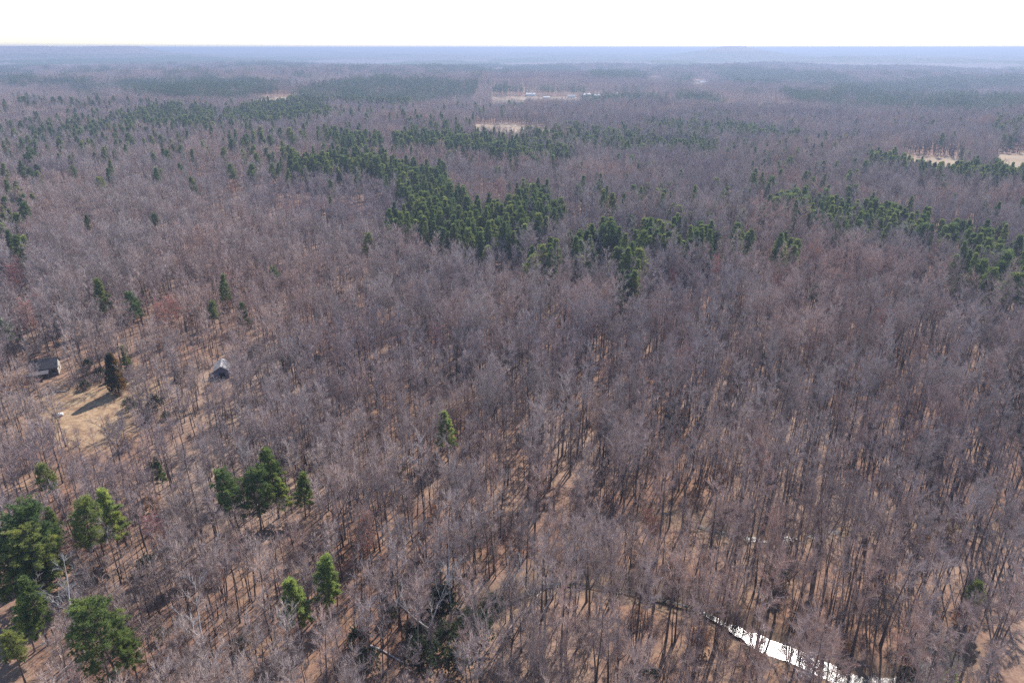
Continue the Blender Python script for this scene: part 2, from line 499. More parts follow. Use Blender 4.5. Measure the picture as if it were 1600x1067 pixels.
def field_at(x, y, z, top=18.0):
    r = np.zeros(np.shape(x), bool)
    for dz in np.linspace(0, top, 9):
        px, py = project(x, y, z + dz)
        for f in FIELDS: r |= inside(px, py, f)
    return r & (np.hypot(x, y) > 500)
def pine_share(x, y, z, top=13.0):
    px, py = project(x, y, z + top)
    px = px + 9 * (vnoise(x, y, 18, 3.) - .5) * 2 * np.clip(300 / (np.hypot(x, y) + 1), .15, 1)
    s = np.full(np.shape(x), .0008)
    d = np.hypot(x, y)
    px = px + np.where(d > 700, 26 * (vnoise(x, y, 90, 13.) - .5), 0); py = py + np.where(d > 700, 7 * (vnoise(x, y, 110, 17.) - .5) * 1200 / np.maximum(d, 700), 0)
    s = np.where(d > 450, .02 + .10 * (vnoise(x, y, 120, 9.) > .72), s)
    far = d > 2200
    s = np.where(far, .08 + .75 * (vnoise(x, y * .45, 420, 5.) > .62), s)
    for poly, p in PINES:
        m = inside(px, py, poly) 
        s = np.where(m, np.maximum(s, p), s)
    return s

# ------------------------------------------------------------------ stream course
def course(pix): return [ground_at(*p) for p in pix]
c_main = course([(700, 985), (762, 950), (835, 915), (880, 905), (945, 912), (1010, 925), (1085, 945), (1156, 980), (1195, 1000), (1245, 1018), (1297, 1040), (1350, 1062), (1405, 1068), (1460, 1046), (1498, 1014)])
c_back = course([(1000, 812), (1035, 800), (1075, 812), (1160, 838), (1230, 838), (1280, 832), (1345, 822), (1420, 815), (1500, 822), (1570, 832), (1640, 822)])
def smooth_line(p, n=6):
    out = []
    for i in range(len(p) - 1):
        p0 = p[max(i - 1, 0)]; p1 = p[i]; p2 = p[i + 1]; p3 = p[min(i + 2, len(p) - 1)]
        for k in range(n):
            t = k / n
            out.append(tuple(.5 * ((2 * p1[j]) + (-p0[j] + p2[j]) * t + (2 * p0[j] - 5 * p1[j] + 4 * p2[j] - p3[j]) * t * t + (-p0[j] + 3 * p1[j] - 3 * p2[j] + p3[j]) * t ** 3) for j in (0, 1)))
    out.append(p[-1]); return out
c_main, c_back = smooth_line(c_main), smooth_line(c_back)
CREEK = [(c_main, 1.6, 1.8), (c_back, .7, .9)]

# ------------------------------------------------------------------ ground
def build_ground():
    nr, na = 330, 900
    rr = 6 * (45000 / 6) ** (np.linspace(0, 1, nr))
    front = np.linspace(-50, 50, 680, endpoint=False); back = np.linspace(50, 310, na - 680, endpoint=False)
    ang = np.radians(np.concatenate([front, back]))
    A, D = np.meshgrid(ang, rr)
    X = D * np.sin(A); Y = D * np.cos(A)
    Z = height(X, Y)
    Z = Z - 3.0 * sstep(2600, 3600, D) * 0
    v = np.column_stack([X.ravel(), Y.ravel(), Z.ravel()])
    i = np.arange(nr - 1)[:, None]; j = np.arange(na)[None, :]; j2 = (j + 1) % na
    q = np.stack([i * na + j, i * na + j2, (i + 1) * na + j2, (i + 1) * na + j], -1).reshape(-1, 4)
    v = np.vstack([v, [[0, 0, float(height(0., 0.))]]]); c = len(v) - 1
    fan = [(c, (k + 1) % na, k) for k in range(na)]
    me = bpy.data.meshes.new("ground")
    me.from_pydata(v.tolist(), [], q[:, ::-1].tolist() + fan)
    me.polygons.foreach_set("use_smooth", [True] * len(me.polygons))
    x, y, z = v[:, 0], v[:, 1], v[:, 2]
    fld = field_at(x, y, z).astype(float)
    clr = np.zeros(len(x)); nb = (np.hypot(x, y) < 420)
    for ox in (-5, -2.5, 0, 2.5, 5):
        for oy in (-5, -2.5, 0, 2.5, 5): clr[nb] += in_clear(x[nb] + ox, y[nb] + oy) / 25.0
    cd = np.full(x.shape, 99.)
    for pts, hw, dp in CREEK: cd = np.minimum(cd, seg_dist(x, y, pts) - hw)
    bank = 1 - sstep(.5, 5, cd)
    for n, a in (("field", fld), ("clearing", clr), ("bank", bank)):
        at = me.attributes.new(n, 'FLOAT', 'POINT'); at.data.foreach_set("value", a)
    m, t, b = new_mat("leaf_litter", .95, .05)
    def attr(n):
        a = t.nodes.new('ShaderNodeAttribute'); a.attribute_name = n; return a.outputs['Fac']
    lit = ramp(t, [(.30, (.125, .068, .05)), (.45, (.205, .115, .08)), (.6, (.25, .152, .105)), (.75, (.30, .21, .148))])
    t.links.new(noise_tex(t, .045, 6, rough=.65), lit.inputs[0])
    fine = ramp(t, [(.3, (.45, .43, .43)), (.5, (1, 1, 1)), (.7, (1.4, 1.35, 1.3))])
    t.links.new(noise_tex(t, 1.1, 8, rough=.85), fine.inputs[0])
    c1 = mixc(t, 1.0, lit.outputs[0], fine.outputs[0], 'MULTIPLY')
    flat = ramp(t, [(.42, (0, 0, 0)), (.62, (1, 1, 1))]); t.links.new(noise_tex(t, .018, 2), flat.inputs[0])
    c1 = mixc(t, flat.outputs[0], c1, mixc(t, 1.0, (.275, .195, .152), fine.outputs[0], 'MULTIPLY'))
    gr = ramp(t, [(.3, (.17, .105, .07)), (.5, (.32, .22, .135)), (.72, (.41, .31, .195))]); t.links.new(noise_tex(t, .35, 5, rough=.7), gr.inputs[0])
    grass = mixc(t, 1.0, gr.outputs[0], fine.outputs[0], 'MULTIPLY')
    edge = t.nodes.new('ShaderNodeMath'); edge.operation = 'MULTIPLY_ADD'; edge.inputs[1].default_value = 1.6; edge.inputs[2].default_value = -.62
    nz = t.nodes.new('ShaderNodeMath'); nz.operation = 'MULTIPLY_ADD'; nz.inputs[1].default_value = .9
    t.links.new(noise_tex(t, .16, 5, rough=.7), nz.inputs[0]); t.links.new(attr("clearing"), nz.inputs[2]); t.links.new(nz.outputs[0], edge.inputs[0]); edge.use_clamp = True
    c2 = mixc(t, edge.outputs[0], c1, grass)
    fc = ramp(t, [(.35, (.29, .22, .15)), (.6, (.35, .275, .19))]); t.links.new(noise_tex(t, .02, 3), fc.inputs[0])
    c3 = mixc(t, attr("field"), c2, fc.outputs[0])
    c4 = mixc(t, attr("bank"), c3, mixc(t, 1.0, (.20, .14, .095), fine.outputs[0], 'MULTIPLY'))
    t.links.new(c4, b.inputs['Base Color'])
    bp = t.nodes.new('ShaderNodeBump'); bp.inputs['Strength'].default_value = .7; bp.inputs['Distance'].default_value = .25
    t.links.new(noise_tex(t, 1.1, 5, rough=.7), bp.inputs['Height']); t.links.new(bp.outputs[0], b.inputs['Normal'])
    me.materials.append(m); me.update()
    tag(link("ground", me), kind="structure")
build_ground()

def ribbon(name, pts, hw, level, mat):
    B = MB(); vs = []
    n = len(pts)
    for k, (x, y) in enumerate(pts):
        a = pts[max(k - 1, 0)]; b = pts[min(k + 1, n - 1)]
        dx, dy = b[0] - a[0], b[1] - a[1]; L = math.hypot(dx, dy)
        nx, ny = -dy / L, dx / L
        w = (hw(k) if callable(hw) else hw) * 1.45
        z = float(base_height(x, y)) - level
        vs += [(x + nx * w, y + ny * w, z), (x, y, z), (x - nx * w, y - ny * w, z)]
    fs = []
    for k in range(n - 1):
        a = k * 3
        fs += [(a, a + 1, a + 4, a + 3), (a + 1, a + 2, a + 5, a + 4)]
    B.add(vs, fs)
    me = B.mesh(name, [mat]); me.validate()
    # make faces point up
    o = link(name, me); tag(o, kind="structure")
    return o
def water_mat():
    m, t, b = new_mat("creek_water", .17, .5)
    b.inputs['Base Color'].default_value = (.06, .05, .04, 1)
    b.inputs['IOR'].default_value = 1.33
    bp = t.nodes.new('ShaderNodeBump'); bp.inputs['Strength'].default_value = .2; bp.inputs['Distance'].default_value = .10
    t.links.new(noise_tex(t, 1.6, 4, rough=.6), bp.inputs['Height']); t.links.new(bp.outputs[0], b.inputs['Normal'])
    return m
M_WATER = water_mat()
ribbon("water", c_main, lambda k: .32 + 1.28 * float(sstep(37, 50, k + 1.2 * math.sin(k * 1.7))) * (1 + .12 * math.sin(k * 2.3)), 1.15, M_WATER)
ribbon("water", c_back, .6, .65, M_WATER)

# ------------------------------------------------------------------ kinds of tree
KINDS = {}
def kind(key, meshes, look, cat, name): KINDS[key] = dict(m=meshes, look=look, cat=cat, name=name)
kind('b0', bare_tree(11, 22, .54, 2.2, limbs=12), "narrow bare tree", "bare tree", "bare_tree")
kind('b1', bare_tree(12, 20, .5, 2.8, limbs=14), "round-topped bare tree", "bare tree", "bare_tree")
kind('b2', bare_tree(13, 25, .62, 2.1, limbs=10), "very tall bare tree", "bare tree", "bare_tree")
kind('b3', bare_tree(14, 20, .42, 3.3, limbs=18, fork=True), "forked bare tree", "bare tree", "bare_tree")
kind('b4', bare_tree(15, 21, .35, 4.7, limbs=27, nb=11, ntw=16, fork=3), "broad bare tree", "bare tree", "bare_tree")
kind('b5', bare_tree(16, 18, .45, 1.8, limbs=12, nb=8), "slim bare tree", "bare tree", "bare_tree")
kind('b6', bare_tree(17, 14, .35, 1.7, limbs=11, nb=8, ntw=11), "small thin bare tree", "bare tree", "bare_tree")
kind('w0', bare_tree(21, 21, .35, 2.6, limbs=12, nb=6, ntw=6, mat=M_PALE, fork=True, tw=.022), "white-limbed bare tree", "bare tree", "bare_tree")
kind('r0', bare_tree(22, 17, .4, 2.7, mat=M_TWIG, bud=M_BUD, ntw=18), "red-budded tree", "budding tree", "budding_tree")
kind('p0', pine_tree(31, 21, .5, 2.7), "round-topped pine", "pine tree", "pine_tree")
kind('p1', pine_tree(32, 20, .36, 2.6, whorls=13, shape='oval'), "full-crowned pine", "pine tree", "pine_tree")
kind('p2', pine_tree(33, 23, .48, 2.1, whorls=12, shape='oval', nt=14), "narrow long-trunked pine", "pine tree", "pine_tree")
kind('p3', pine_tree(34, 16, .22, 2.2, whorls=14, shape='cone', lowdead=False, nt=15), "cone-shaped pine", "pine tree", "pine_tree")
kind('p4', pine_tree(35, 20, .3, 4.4, whorls=13, per=7, nt=34, nn=20, L=.34, w=.042), "big dense pine", "pine tree", "pine_tree")
kind('p5', pine_tree(36, 17, .3, 2.4, whorls=12, shape='oval', lowdead=False, nt=24, mat=M_PINE_LIGHT), "bright green pine", "pine tree", "pine_tree")
kind('c0', cedar_tree(41), "dark cone-shaped cedar with a rusty right side coloured as sunlit", "cedar tree", "cedar_tree")

def gn_scatter(name, pts, kinds, label=None, cat=None, kindprop="stuff"):
    """ONE object of kind stuff that carries the trees of a wood.  pts: rows x,y,z, rot, sx, sz, kind index"""
    pts = np.asarray(pts, float)
    me = bpy.data.meshes.new(name)
    me.from_pydata(pts[:, :3].tolist(), [], [])
    for n, ty, a in (("rz", 'FLOAT', pts[:, 3]), ("sx", 'FLOAT', pts[:, 4]), ("sz", 'FLOAT', pts[:, 5])):
        at = me.attributes.new(n, ty, 'POINT'); at.data.foreach_set("value", a)
    at = me.attributes.new("which", 'INT', 'POINT'); at.data.foreach_set("value", pts[:, 6].astype(np.int32))
    o = link(name, me)
    g = bpy.data.node_groups.new(name, 'GeometryNodeTree')
    g.interface.new_socket("Geometry", in_out='INPUT', socket_type='NodeSocketGeometry')
    g.interface.new_socket("Geometry", in_out='OUTPUT', socket_type='NodeSocketGeometry')
    N, Lk = g.nodes, g.links
    gi, go = N.new('NodeGroupInput'), N.new('NodeGroupOutput')
    jn = N.new('GeometryNodeJoinGeometry')
    def na(n, ty='FLOAT'):
        a = N.new('GeometryNodeInputNamedAttribute'); a.data_type = ty; a.inputs['Name'].default_value = n
        return a.outputs['Attribute']
    cx = N.new('ShaderNodeCombineXYZ'); Lk.new(na("rz"), cx.inputs['Z'])
    sc = N.new('ShaderNodeCombineXYZ'); sx = na("sx"); Lk.new(sx, sc.inputs['X']); Lk.new(sx, sc.inputs['Y']); Lk.new(na("sz"), sc.inputs['Z'])
    wh = na("which", 'INT')
    for k, meshes in enumerate(kinds):
        if not (pts[:, 6] == k).any(): continue
        js = N.new('GeometryNodeJoinGeometry')
        for m in reversed([m for m in meshes if m]):
            so = bpy.data.objects.new(name + "_source", m)      # not linked to the scene
            oi = N.new('GeometryNodeObjectInfo'); oi.inputs['Object'].default_value = so
            Lk.new(oi.outputs['Geometry'], js.inputs[0])
        cmp = N.new('FunctionNodeCompare'); cmp.data_type = 'INT'; cmp.operation = 'EQUAL'
        ii = [s for s in cmp.inputs if s.type == 'INT']
        Lk.new(wh, ii[0]); ii[1].default_value = k
        ip = N.new('GeometryNodeInstanceOnPoints')
        Lk.new(gi.outputs[0], ip.inputs['Points']); Lk.new(cmp.outputs['Result'], ip.inputs['Selection'])
        Lk.new(js.outputs[0], ip.inputs['Instance']); Lk.new(cx.outputs[0], ip.inputs['Rotation']); Lk.new(sc.outputs[0], ip.inputs['Scale'])
        Lk.new(ip.outputs[0], jn.inputs[0])
    Lk.new(jn.outputs[0], go.inputs[0])
    md = o.modifiers.new("wood", 'NODES'); md.node_group = g
    tag(o, label, cat, None, kindprop)
    return o

# ------------------------------------------------------------------ hand-placed trees
OPEN = []        # places whose sight stays open: x, y, picture box, share of hiding trees left out
placed = []      # x, y, radius kept free of other crowns
LAND = []        # landmarks for the labels: px, py, phrase
def plant(key, px, pytop, sc=1.0, label=None, group=None, rz=None, free=3.2, wide=1.0, part_names=None):
    """a tree whose top stands at this picture point"""
    k = KINDS[key]
    Ht = max(v.co.z for v in k['m'][0].vertices) * sc
    x, y = ground_at(px, pytop, Ht)
    z = float(height(x, y)) - .1
    e = empty(k['name'], (x, y, z), rnd(0, 6.28) if rz is None else rz, (sc * wide, sc * wide, sc))
    link("trunk", k['m'][0], e); link("crown", k['m'][1], e)
    tag(e, label or k['look'], k['cat'], group)
    placed.append((x, y, free))
    if k['name'] != 'bare_tree':
        cxp, cyp = project(x, y, z + Ht * .42); wpx = 4.4 * sc * F / math.hypot(x, y, H)
        OPEN.append((x, y, float(cxp) - wpx, float(cxp) + wpx, pytop, float(cyp), .98))
    return e
random.seed(99)
PG = "pines in the near woods"
hand = [
 ('p1', 150, 437, .95, "dark pine behind the dark-roofed old house, left of another pine"),
 ('p0', 206, 457, .85, "pine with a pale lower crown between the clearing and the woods behind"),
 ('p2', 345, 431, .85, "tall thin pine behind the small grey-roofed barn"),
 ('p1', 376, 474, .65, "short bushy pine right of the tall one behind the barn"),
 ('p0', 330, 474, .62, "small pale green pine just left of the tall one behind the barn"),
 ('p0', 4, 498, .75, "pine cut by the left picture edge above the old house"),
 ('p4', 48, 828, 1.0, "dense pine right of the large one at the left edge"),
 ('p4', 2, 850, .9, "dense pine cut by the left edge under the large one"),
 ('p1', 38, 905, .8, "dark pine below the dense clump at the left edge"),
 ('p4', 18, 800, 1.12, "large dense pine at the left edge, biggest of its clump"),
 ('p4', 50, 862, .72, "dense pine in front of the large one at the left edge"),
 ('p1', 72, 796, .7, "yellowish pine behind the large left-edge pine"),
 ('p0', 115, 789, .95, "dark round-crowned pine left of a brighter cone-topped one"),
 ('p5', 162, 770, 1.0, "bright green pine right of a dark round-crowned one at left"),
 ('p5', 24, 936, .75, "yellow-green pine low at the left edge above the bottom corner"),
 ('p0', 8, 985, .6, "small pine at the left edge near the bottom corner"),
 ('p4', 150, 945, .98, "big lone pine with the widest crown near the bottom left"),
 ('p1', 192, 985, .62, "smaller pine touching the right side of the big lone pine"),
 ('p0', 355, 733, .9, "dark pine, leftmost of the clump left of centre"),
 ('p1', 418, 702, .95, "tallest pine of the clump left of centre"),
 ('p4', 392, 736, .8, "dense pine in the middle of the clump left of centre"),
 ('p5', 438, 748, .68, "bright low pine on the right of the clump left of centre"),
 ('p5', 468, 742, .7, "thin olive pine standing apart right of the pine clump"),
 ('p5', 457, 900, .9, "bright green round pine, left and lower of a pair near the bottom"),
 ('p5', 502, 868, .88, "paler green pine, right and upper of a pair near the bottom"),
 ('p5', 697, 641, .92, "lone bright green young pine in the middle of the bare woods"),
 ('p3', 500, 527, .42, "short young pine right of the small barn"),
 ('p3', 192, 540, .62, "small green pine right behind the rusty-sided, sunlit-coloured cedar"),
 ('p0', 430, 418, .62, "thin dark pine rising alone left of the picture centre"),
 ('p3', 243, 714, .6, "faint young pine below the clearing"),
 ('p0', 72, 728, .62, "dark small pine below the old house"),
 ('p0', 570, 366, .8, "single pine left of the long pine belt"),
 ('p0', 1271, 446, .6, "lone small pine right of the middle belt"),
 ('p0', 362, 258, .95, "round dark pine alone far up the left woods"),
 ('p0', 236, 335, .72, "thin pine high in the left woods"),
 ('p2', 130, 336, .7, "thin faint pine in the upper left woods"),
 ('p5', 1493, 1042, .36, "bright young pine beside the dark creek bend at bottom right"),
 ('p0', 1527, 905, .45, "small bluish pine among the trunks at lower right"),
 ('p1', 980, 430, 1.0, "foremost pine below the middle belt"),
 ('p1', 948, 368, 1.0, "pointed dark pine, tallest of the middle belt"),
 ('p0', 1510, 348, .9, "flat-topped pine above the right-hand belt"),
 ('p0', 1566, 350, .9, "round pine above the right-hand belt near the edge"),
]
for key, px, py, s, lab in hand:
    plant(key, px, py, s, lab, PG, wide=1.22 if key == 'p4' else 1.22 if key in ('p0', 'p5') else 1.15, free=3.0 if s > .6 else 2.0)
plant('c0', 171, 555, 1.0, KINDS['c0']['look'] + " in the clearing", rz=0.0, free=7, wide=1.45)
reds = [(1015, 808, .55, "small red-budded tree above the creek bend"), (1120, 408, .8, "bright orange-red budding tree in the middle woods"), (1290, 590 + 215, .4, "low reddish budding tree among trunks at lower right"),
        (1052, 430, .7, "dull red budding tree left of the bright orange one"), (1500, 800, .4, "small red-tinged tree near the right edge above the creek"), (950, 322, .8, "reddish budding tree beyond the middle pine belt"),
        (1190, 303, .7, "orange-tinted budding tree right of centre"), (870, 254, .8, "pink budding tree behind the main pine block"), (362, 291, .6, "orange-tinted budding tree below the round lone pine"), (20, 424, .9, "dull red budding tree at the left edge")]
for px, py, s, lab in reds: plant('r0', px, py, s, lab, "budding trees in the woods", free=2.5)
for px, py, s, lab in [(855, 880, 1.0, "white-limbed bare tree left of the creek bend"), (700, 855, 1.0, "leaning white-limbed bare tree near the bottom centre"), (668, 915, .9, "white-limbed bare tree at the bottom, right of the paired pines"),
                       (300, 930, .9, "white-limbed bare tree at the bottom left, right of the big lone pine"), (1570, 760, .9, "white-limbed bare tree at the right edge"), (1450, 1000, .6, "white-limbed bare tree beside the dark creek bank"), (90, 900, .95, "white-limbed bare tree left of the big lone pine")]:
    plant('w0', px, py, s, lab, "white-limbed bare trees", free=2.2)

for (gx, gy, a_, b_, c_, d_, q_) in [(72, 588, 50, 100, 548, 590, .9), (345, 592, 322, 356, 560, 592, .97), (172, 612, 160, 186, 550, 612, 1.0), (130, 650, 70, 215, 600, 690, .72), (250, 640, 210, 330, 600, 650, .3),
        (1280, 1036, 1205, 1400, 1000, 1066, .75), (1310, 828, 1270, 1350, 820, 836, .4), (710, 1000, 640, 780, 930, 1050, .5)]:
    X_, Y_ = ground_at(gx, gy); OPEN.append((X_, Y_, a_, b_, c_, d_, q_))
# ------------------------------------------------------------------ random trees
def jgrid(d0, d1, s, half=40.0, jitter=.48):
    """jittered grid of candidate places in the wedge in front of the camera"""
    X, Y = [], []
    ymin = max(0, d0 * math.cos(R(half))) - s
    xs = np.arange(-d1 * math.sin(R(half)), d1 * math.sin(R(half)), s)
    ys = np.arange(ymin, d1, s)
    gx, gy = np.meshgrid(xs, ys)
    gx = gx + rng.uniform(-jitter, jitter, gx.shape) * s; gy = gy + rng.uniform(-jitter, jitter, gy.shape) * s
    gx, gy = gx.ravel(), gy.ravel()
    d = np.hypot(gx, gy); a = np.degrees(np.arctan2(gx, gy))
    ok = (d >= d0) & (d < d1) & (np.abs(a) < half)
    return gx[ok], gy[ok]

NEAR_END, MID_END, FAR_END = 520.0, 1250.0, 4200.0
BK = ['b0', 'b1', 'b2', 'b3', 'b4', 'b5', 'b6', 'w0', 'r0']
PK = ['p0', 'p1', 'p2', 'p3', 'p5']
KEYS = BK + PK
bx, by = jgrid(45, NEAR_END, 3.75, 44)
mx_, my_ = jgrid(NEAR_END, MID_END, 4.9, 41)
x = np.concatenate([bx, mx_]); y = np.concatenate([by, my_])
z = height(x, y)
keep = np.ones(x.shape, bool)
keep &= ~in_clear(x, y)
cd = np.minimum(seg_dist(x, y, c_main) - 3.4, seg_dist(x, y, c_back) - 2.0); keep &= cd > 0
keep &= ~field_at(x, y, z)
for (ax, ay, ar) in placed: keep &= np.hypot(x - ax, y - ay) > ar
dens = vnoise(x, y, 34, 1.) * .5 + vnoise(x, y, 11, 2.) * .5
keep &= rng.random(x.shape) < np.where(np.hypot(x, y) < NEAR_END, .22 + .74 * dens, .85) * np.where(inside(*project(x, y, z), P(800,620, 900,470, 1700,470, 1800,1300, 700,1300)), .74, 1)
# thinner wood round the clearing
px, py = project(x, y, z)
ring = inside(px, py, P(30,560, 130,540, 420,520, 470,600, 420,700, 300,740, 120,760, 30,720))
keep &= ~(ring & (rng.random(x.shape) < .38))
house_xy = ground_at(75, 585); barn_xy = ground_at(341, 590)
for (hx, hy, hr) in ((*house_xy, 10), (*barn_xy, 6), (house_xy[0] + 3, house_xy[1] - 12, 8), (barn_xy[0], barn_xy[1] - 9, 5), (barn_xy[0], barn_xy[1] - 16, 4)): keep &= np.hypot(x - hx, y - hy) > hr
# keep the sight of the crowns, buildings and water that the photograph shows open
tx, ty = project(x, y, z + 18)
depth_ = y
for (qx, qy, cx0, cx1, cy0, cy1, q) in OPEN:
    hit = (depth_ < qy - 1) & (tx > cx0) & (tx < cx1) & (ty < cy1) & (py > cy0)
    keep &= ~(hit & (rng.random(x.shape) < q))
x, y, z = x[keep], y[keep], z[keep]
n = len(x)
ps = pine_share(x, y, z)
ispine = rng.random(n) < ps
d = np.hypot(x, y)
reg = vnoise(x, y, 60, 4.)
u = rng.random(n)
kd = np.zeros(n, int)
px, py = project(x, y, z)
right = px > 820
left_w = np.array([.18, .17, .05, .10, .035, .27, .18, .006, .003]); right_w = np.array([.27, .11, .31, .06, .025, .16, .05, .004, .004])
cl, cr = np.cumsum(left_w / left_w.sum()), np.cumsum(right_w / right_w.sum())
kd = np.where(right, np.searchsorted(cr, u), np.searchsorted(cl, u))
redz = (vnoise(x, y, 45, 8.) > .86) & (rng.random(n) < .06); kd = np.where(redz, 8, kd)
pk = 9 + np.searchsorted(np.cumsum([.22, .3, .26, .14]), rng.random(n)); kd = np.where(ispine, pk, kd)
kd = np.clip(kd, 0, 13)
rz = rng.uniform(0, 6.283, n)
sz = np.where(ispine, rng.uniform(.88, 1.12, n), rng.uniform(.72, 1.05, n) * np.where(right, np.where(reg > .5, 1.08, .98), np.where(reg > .5, .94, .84)))
sx = sz * rng.uniform(.8, 1.2, n) * np.where(ispine, 1.18, 1)
ispine |= kd >= 9
ht = np.array([KINDS[k]['m'][0].bounding_box_z if False else 0 for k in KEYS]) if False else None
pxt, pyt = project(x, y, z + 17)
inview = (pxt > -25) & (pxt < 1625) & (pyt > 0) & (py > 0) & (pyt < 1090)

def choose(mask, m):
    idx = np.where(mask & inview)[0]
    idx = idx[np.argsort(d[idx])]
    return idx[:m]
sel_b = choose((kd < 8), 290); sel_p = choose(kd >= 9, 250); sel_r = choose(kd == 8, 30)
single = np.zeros(n, bool); single[sel_b] = single[sel_p] = single[sel_r] = True

# landmarks that the labels of single trees refer to
LAND = [(110, 640, "the grassy clearing"), (75, 575, "the old dark-roofed house"), (340, 585, "the small grey barn"), (30, 850, "the pine clump at the left edge"),
        (150, 1000, "the big lone pine at bottom left"), (400, 760, "the pine clump left of centre"), (475, 930, "the pair of bright pines"), (697, 680, "the lone young pine"),
        (1015, 820, "the small red-budded tree"), (1250, 1020, "the glinting creek"), (840, 925, "the dark creek bend"), (1480, 1030, "the dark creek bank at bottom right"),
        (700, 1000, "the dark evergreen thicket at the bottom"), (1590, 700, "the right picture edge"), (1120, 420, "the orange-red budding tree"), (1300, 830, "the narrow back channel"),
        (520, 1060, "the bottom edge below the bright pines"), (300, 1060, "the bottom edge right of the lone pine"), (1000, 1060, "the bottom edge left of the creek"), (860, 1060, "the bottom edge below the dark bend"),
        (620, 1090, "the long white fallen log"), (410, 1000, "the bottom trees between lone and paired pines"), (1130, 1060, "the bottom edge beside the bright water"), (230, 1060, "the small pine beside the lone pine"), (60, 1060, "the bottom left corner"), (1580, 1040, "the bottom right corner"),
        (600, 950, "the thin trees above the white log"), (240, 880, "the bare trees above the lone pine"), (950, 960, "the brush along the dark creek"), (1150, 880, "the white log above the creek"), (1400, 930, "the tall trunks above the creek"), (1500, 880, "the pale trunks at lower right"),
        (640, 290, "the long pine belt"), (840, 330, "the main pine block"), (1340, 350, "the right-hand pine belt"), (940, 390, "the middle pine belt"), (560, 225, "the upper left pine belt"),
        (750, 228, "the straight upper pine row"), (980, 230, "the pines below the far field"), (1550, 430, "the pines at the right edge"), (840, 420, "the low pine group right of centre"),
        (100, 210, "the upper left pines"), (1500, 275, "the plantation at the upper right"), (560, 760, "the thin trees below centre left"), (900, 640, "the tall trees at the centre"), (1200, 640, "the long trunks right of centre")]
def side(i):
    """which landmark, and on which side of it"""
    X, Y = (pxt[i], pyt[i]) if kd[i] >= 9 else (px[i], min(py[i], 1067))
    best = min(LAND, key=lambda l: math.hypot(l[0] - X, (l[1] - Y) * 1.3))
    dx, dy = X - best[0], Y - best[1]
    if abs(dx) > abs(dy): rel = "right of" if dx > 0 else "left of"
    else: rel = "in front of" if dy > 0 else "behind"
    if "edge" in best[2] and "pines" not in best[2] and "clump" not in best[2]: rel = "near"
    return rel, best[2]
groups = {}
for i in np.where(single)[0]:
    rel, lm = side(i); groups.setdefault((KEYS[kd[i]], rel, lm), []).append(i)
NW = "zero one two three four five six seven eight nine ten eleven twelve thirteen fourteen".split()
TH = "zeroth first second third fourth fifth sixth seventh eighth ninth tenth eleventh twelfth thirteenth fourteenth fifteenth sixteenth seventeenth eighteenth nineteenth twentieth".split() + ["%dth" % k for k in range(21, 200)]
def order(r, n):
    if n == 2: return ("left", "right")[r]
    if r == 0: return "leftmost"
    if r == n - 1: return "rightmost"
    if n == 3: return "middle"
    return TH[r + 1] + " from left" if r < n / 2 else TH[n - r] + " from right"
for (key, rel, lm), ids in groups.items():
    K = KINDS[key]; ids.sort(key=lambda i: px[i])
    for rank, i in enumerate(ids):
        lab = "%s %s %s" % (K['look'], rel, lm)
        if len(ids) > 1: lab = "%s of %s %s" % (order(rank, len(ids)), NW[len(ids)] if len(ids) < 15 else "the", lab)
        lab = " ".join(lab.split()[:16])
        e = empty(K['name'], (float(x[i]), float(y[i]), float(z[i]) - .1), float(rz[i]), (float(sx[i]), float(sx[i]), float(sz[i])))
        link("trunk", K['m'][0], e); link("crown", K['m'][1], e)
        g = {"bare_tree": "bare trees of the near woods", "pine_tree": "pines standing in the belts and near woods", "budding_tree": "budding trees in the woods"}[K['name']]
        tag(e, lab, K['cat'], g)
rest = ~single
def rows(mask, lut):
    return np.column_stack([x[mask], y[mask], z[mask] - .1, rz[mask], sx[mask], sz[mask], np.array([lut[k] for k in kd[mask]])])
mb = rest & (kd < 9)
gn_scatter("bare_woods", rows(mb, {k: k for k in range(9)}), [KINDS[k]['m'] for k in BK], "grey leafless woods filling the ground between the single trees", "woods")
mp = rest & (kd >= 9)
gn_scatter("pine_woods", rows(mp, {k: k - 9 for k in range(9, 14)}), [KINDS[k]['m'] for k in PK], "dark green pine woods in belts beyond the nearer pines", "woods")

# saplings and brush under the trees
bushes = [bush(51, 2.6, 1.4, False), bush(52, 1.6, 1.0, False)]
sap = bare_tree(53, 7, .2, 1.3, limbs=10, nb=5, ntw=7, tw=.012, tl=.8)
beech = bush(54, 3.4, 1.6, True, M_BEECH); hol = bush(55, 3.0, 1.5, True, M_HOLLY)
poles = [bare_tree(56, 12, .5, 1.0, limbs=8, nb=4, ntw=6, tw=.014, tl=.8), bare_tree(57, 14.5, .6, .9, limbs=7, nb=4, ntw=6, tw=.014, tl=.8), bare_tree(58, 9.5, .4, 1.1, limbs=8, nb=4, ntw=6, tw=.014, tl=.8)]
ux, uy = jgrid(60, 420, 3.9, 42)
uz = height(ux, uy)
ccd = np.minimum(seg_dist(ux, uy, c_main) - 3.6, seg_dist(ux, uy, c_back) - 1.6)
nearbank = ccd < 6
ku = (rng.random(ux.shape) < np.where(nearbank, .8, .5 + .35 * (vnoise(ux, uy, 25, 6.) > .5))) & (ccd > 0) & ~in_clear(ux, uy)
for (hx, hy, hr) in ((*house_xy, 8), (*barn_xy, 5)): ku &= np.hypot(ux - hx, uy - hy) > hr
ux, uy, uz = ux[ku], uy[ku], uz[ku]; m = len(ux)
uk = np.searchsorted(np.cumsum([.36, .2, .39, .03, .02]), rng.random(m)); uk = np.clip(uk, 0, 4)
us = rng.uniform(.7, 1.35, m)
qx, qy = jgrid(60, 430, 3.1, 42); qz = height(qx, qy)
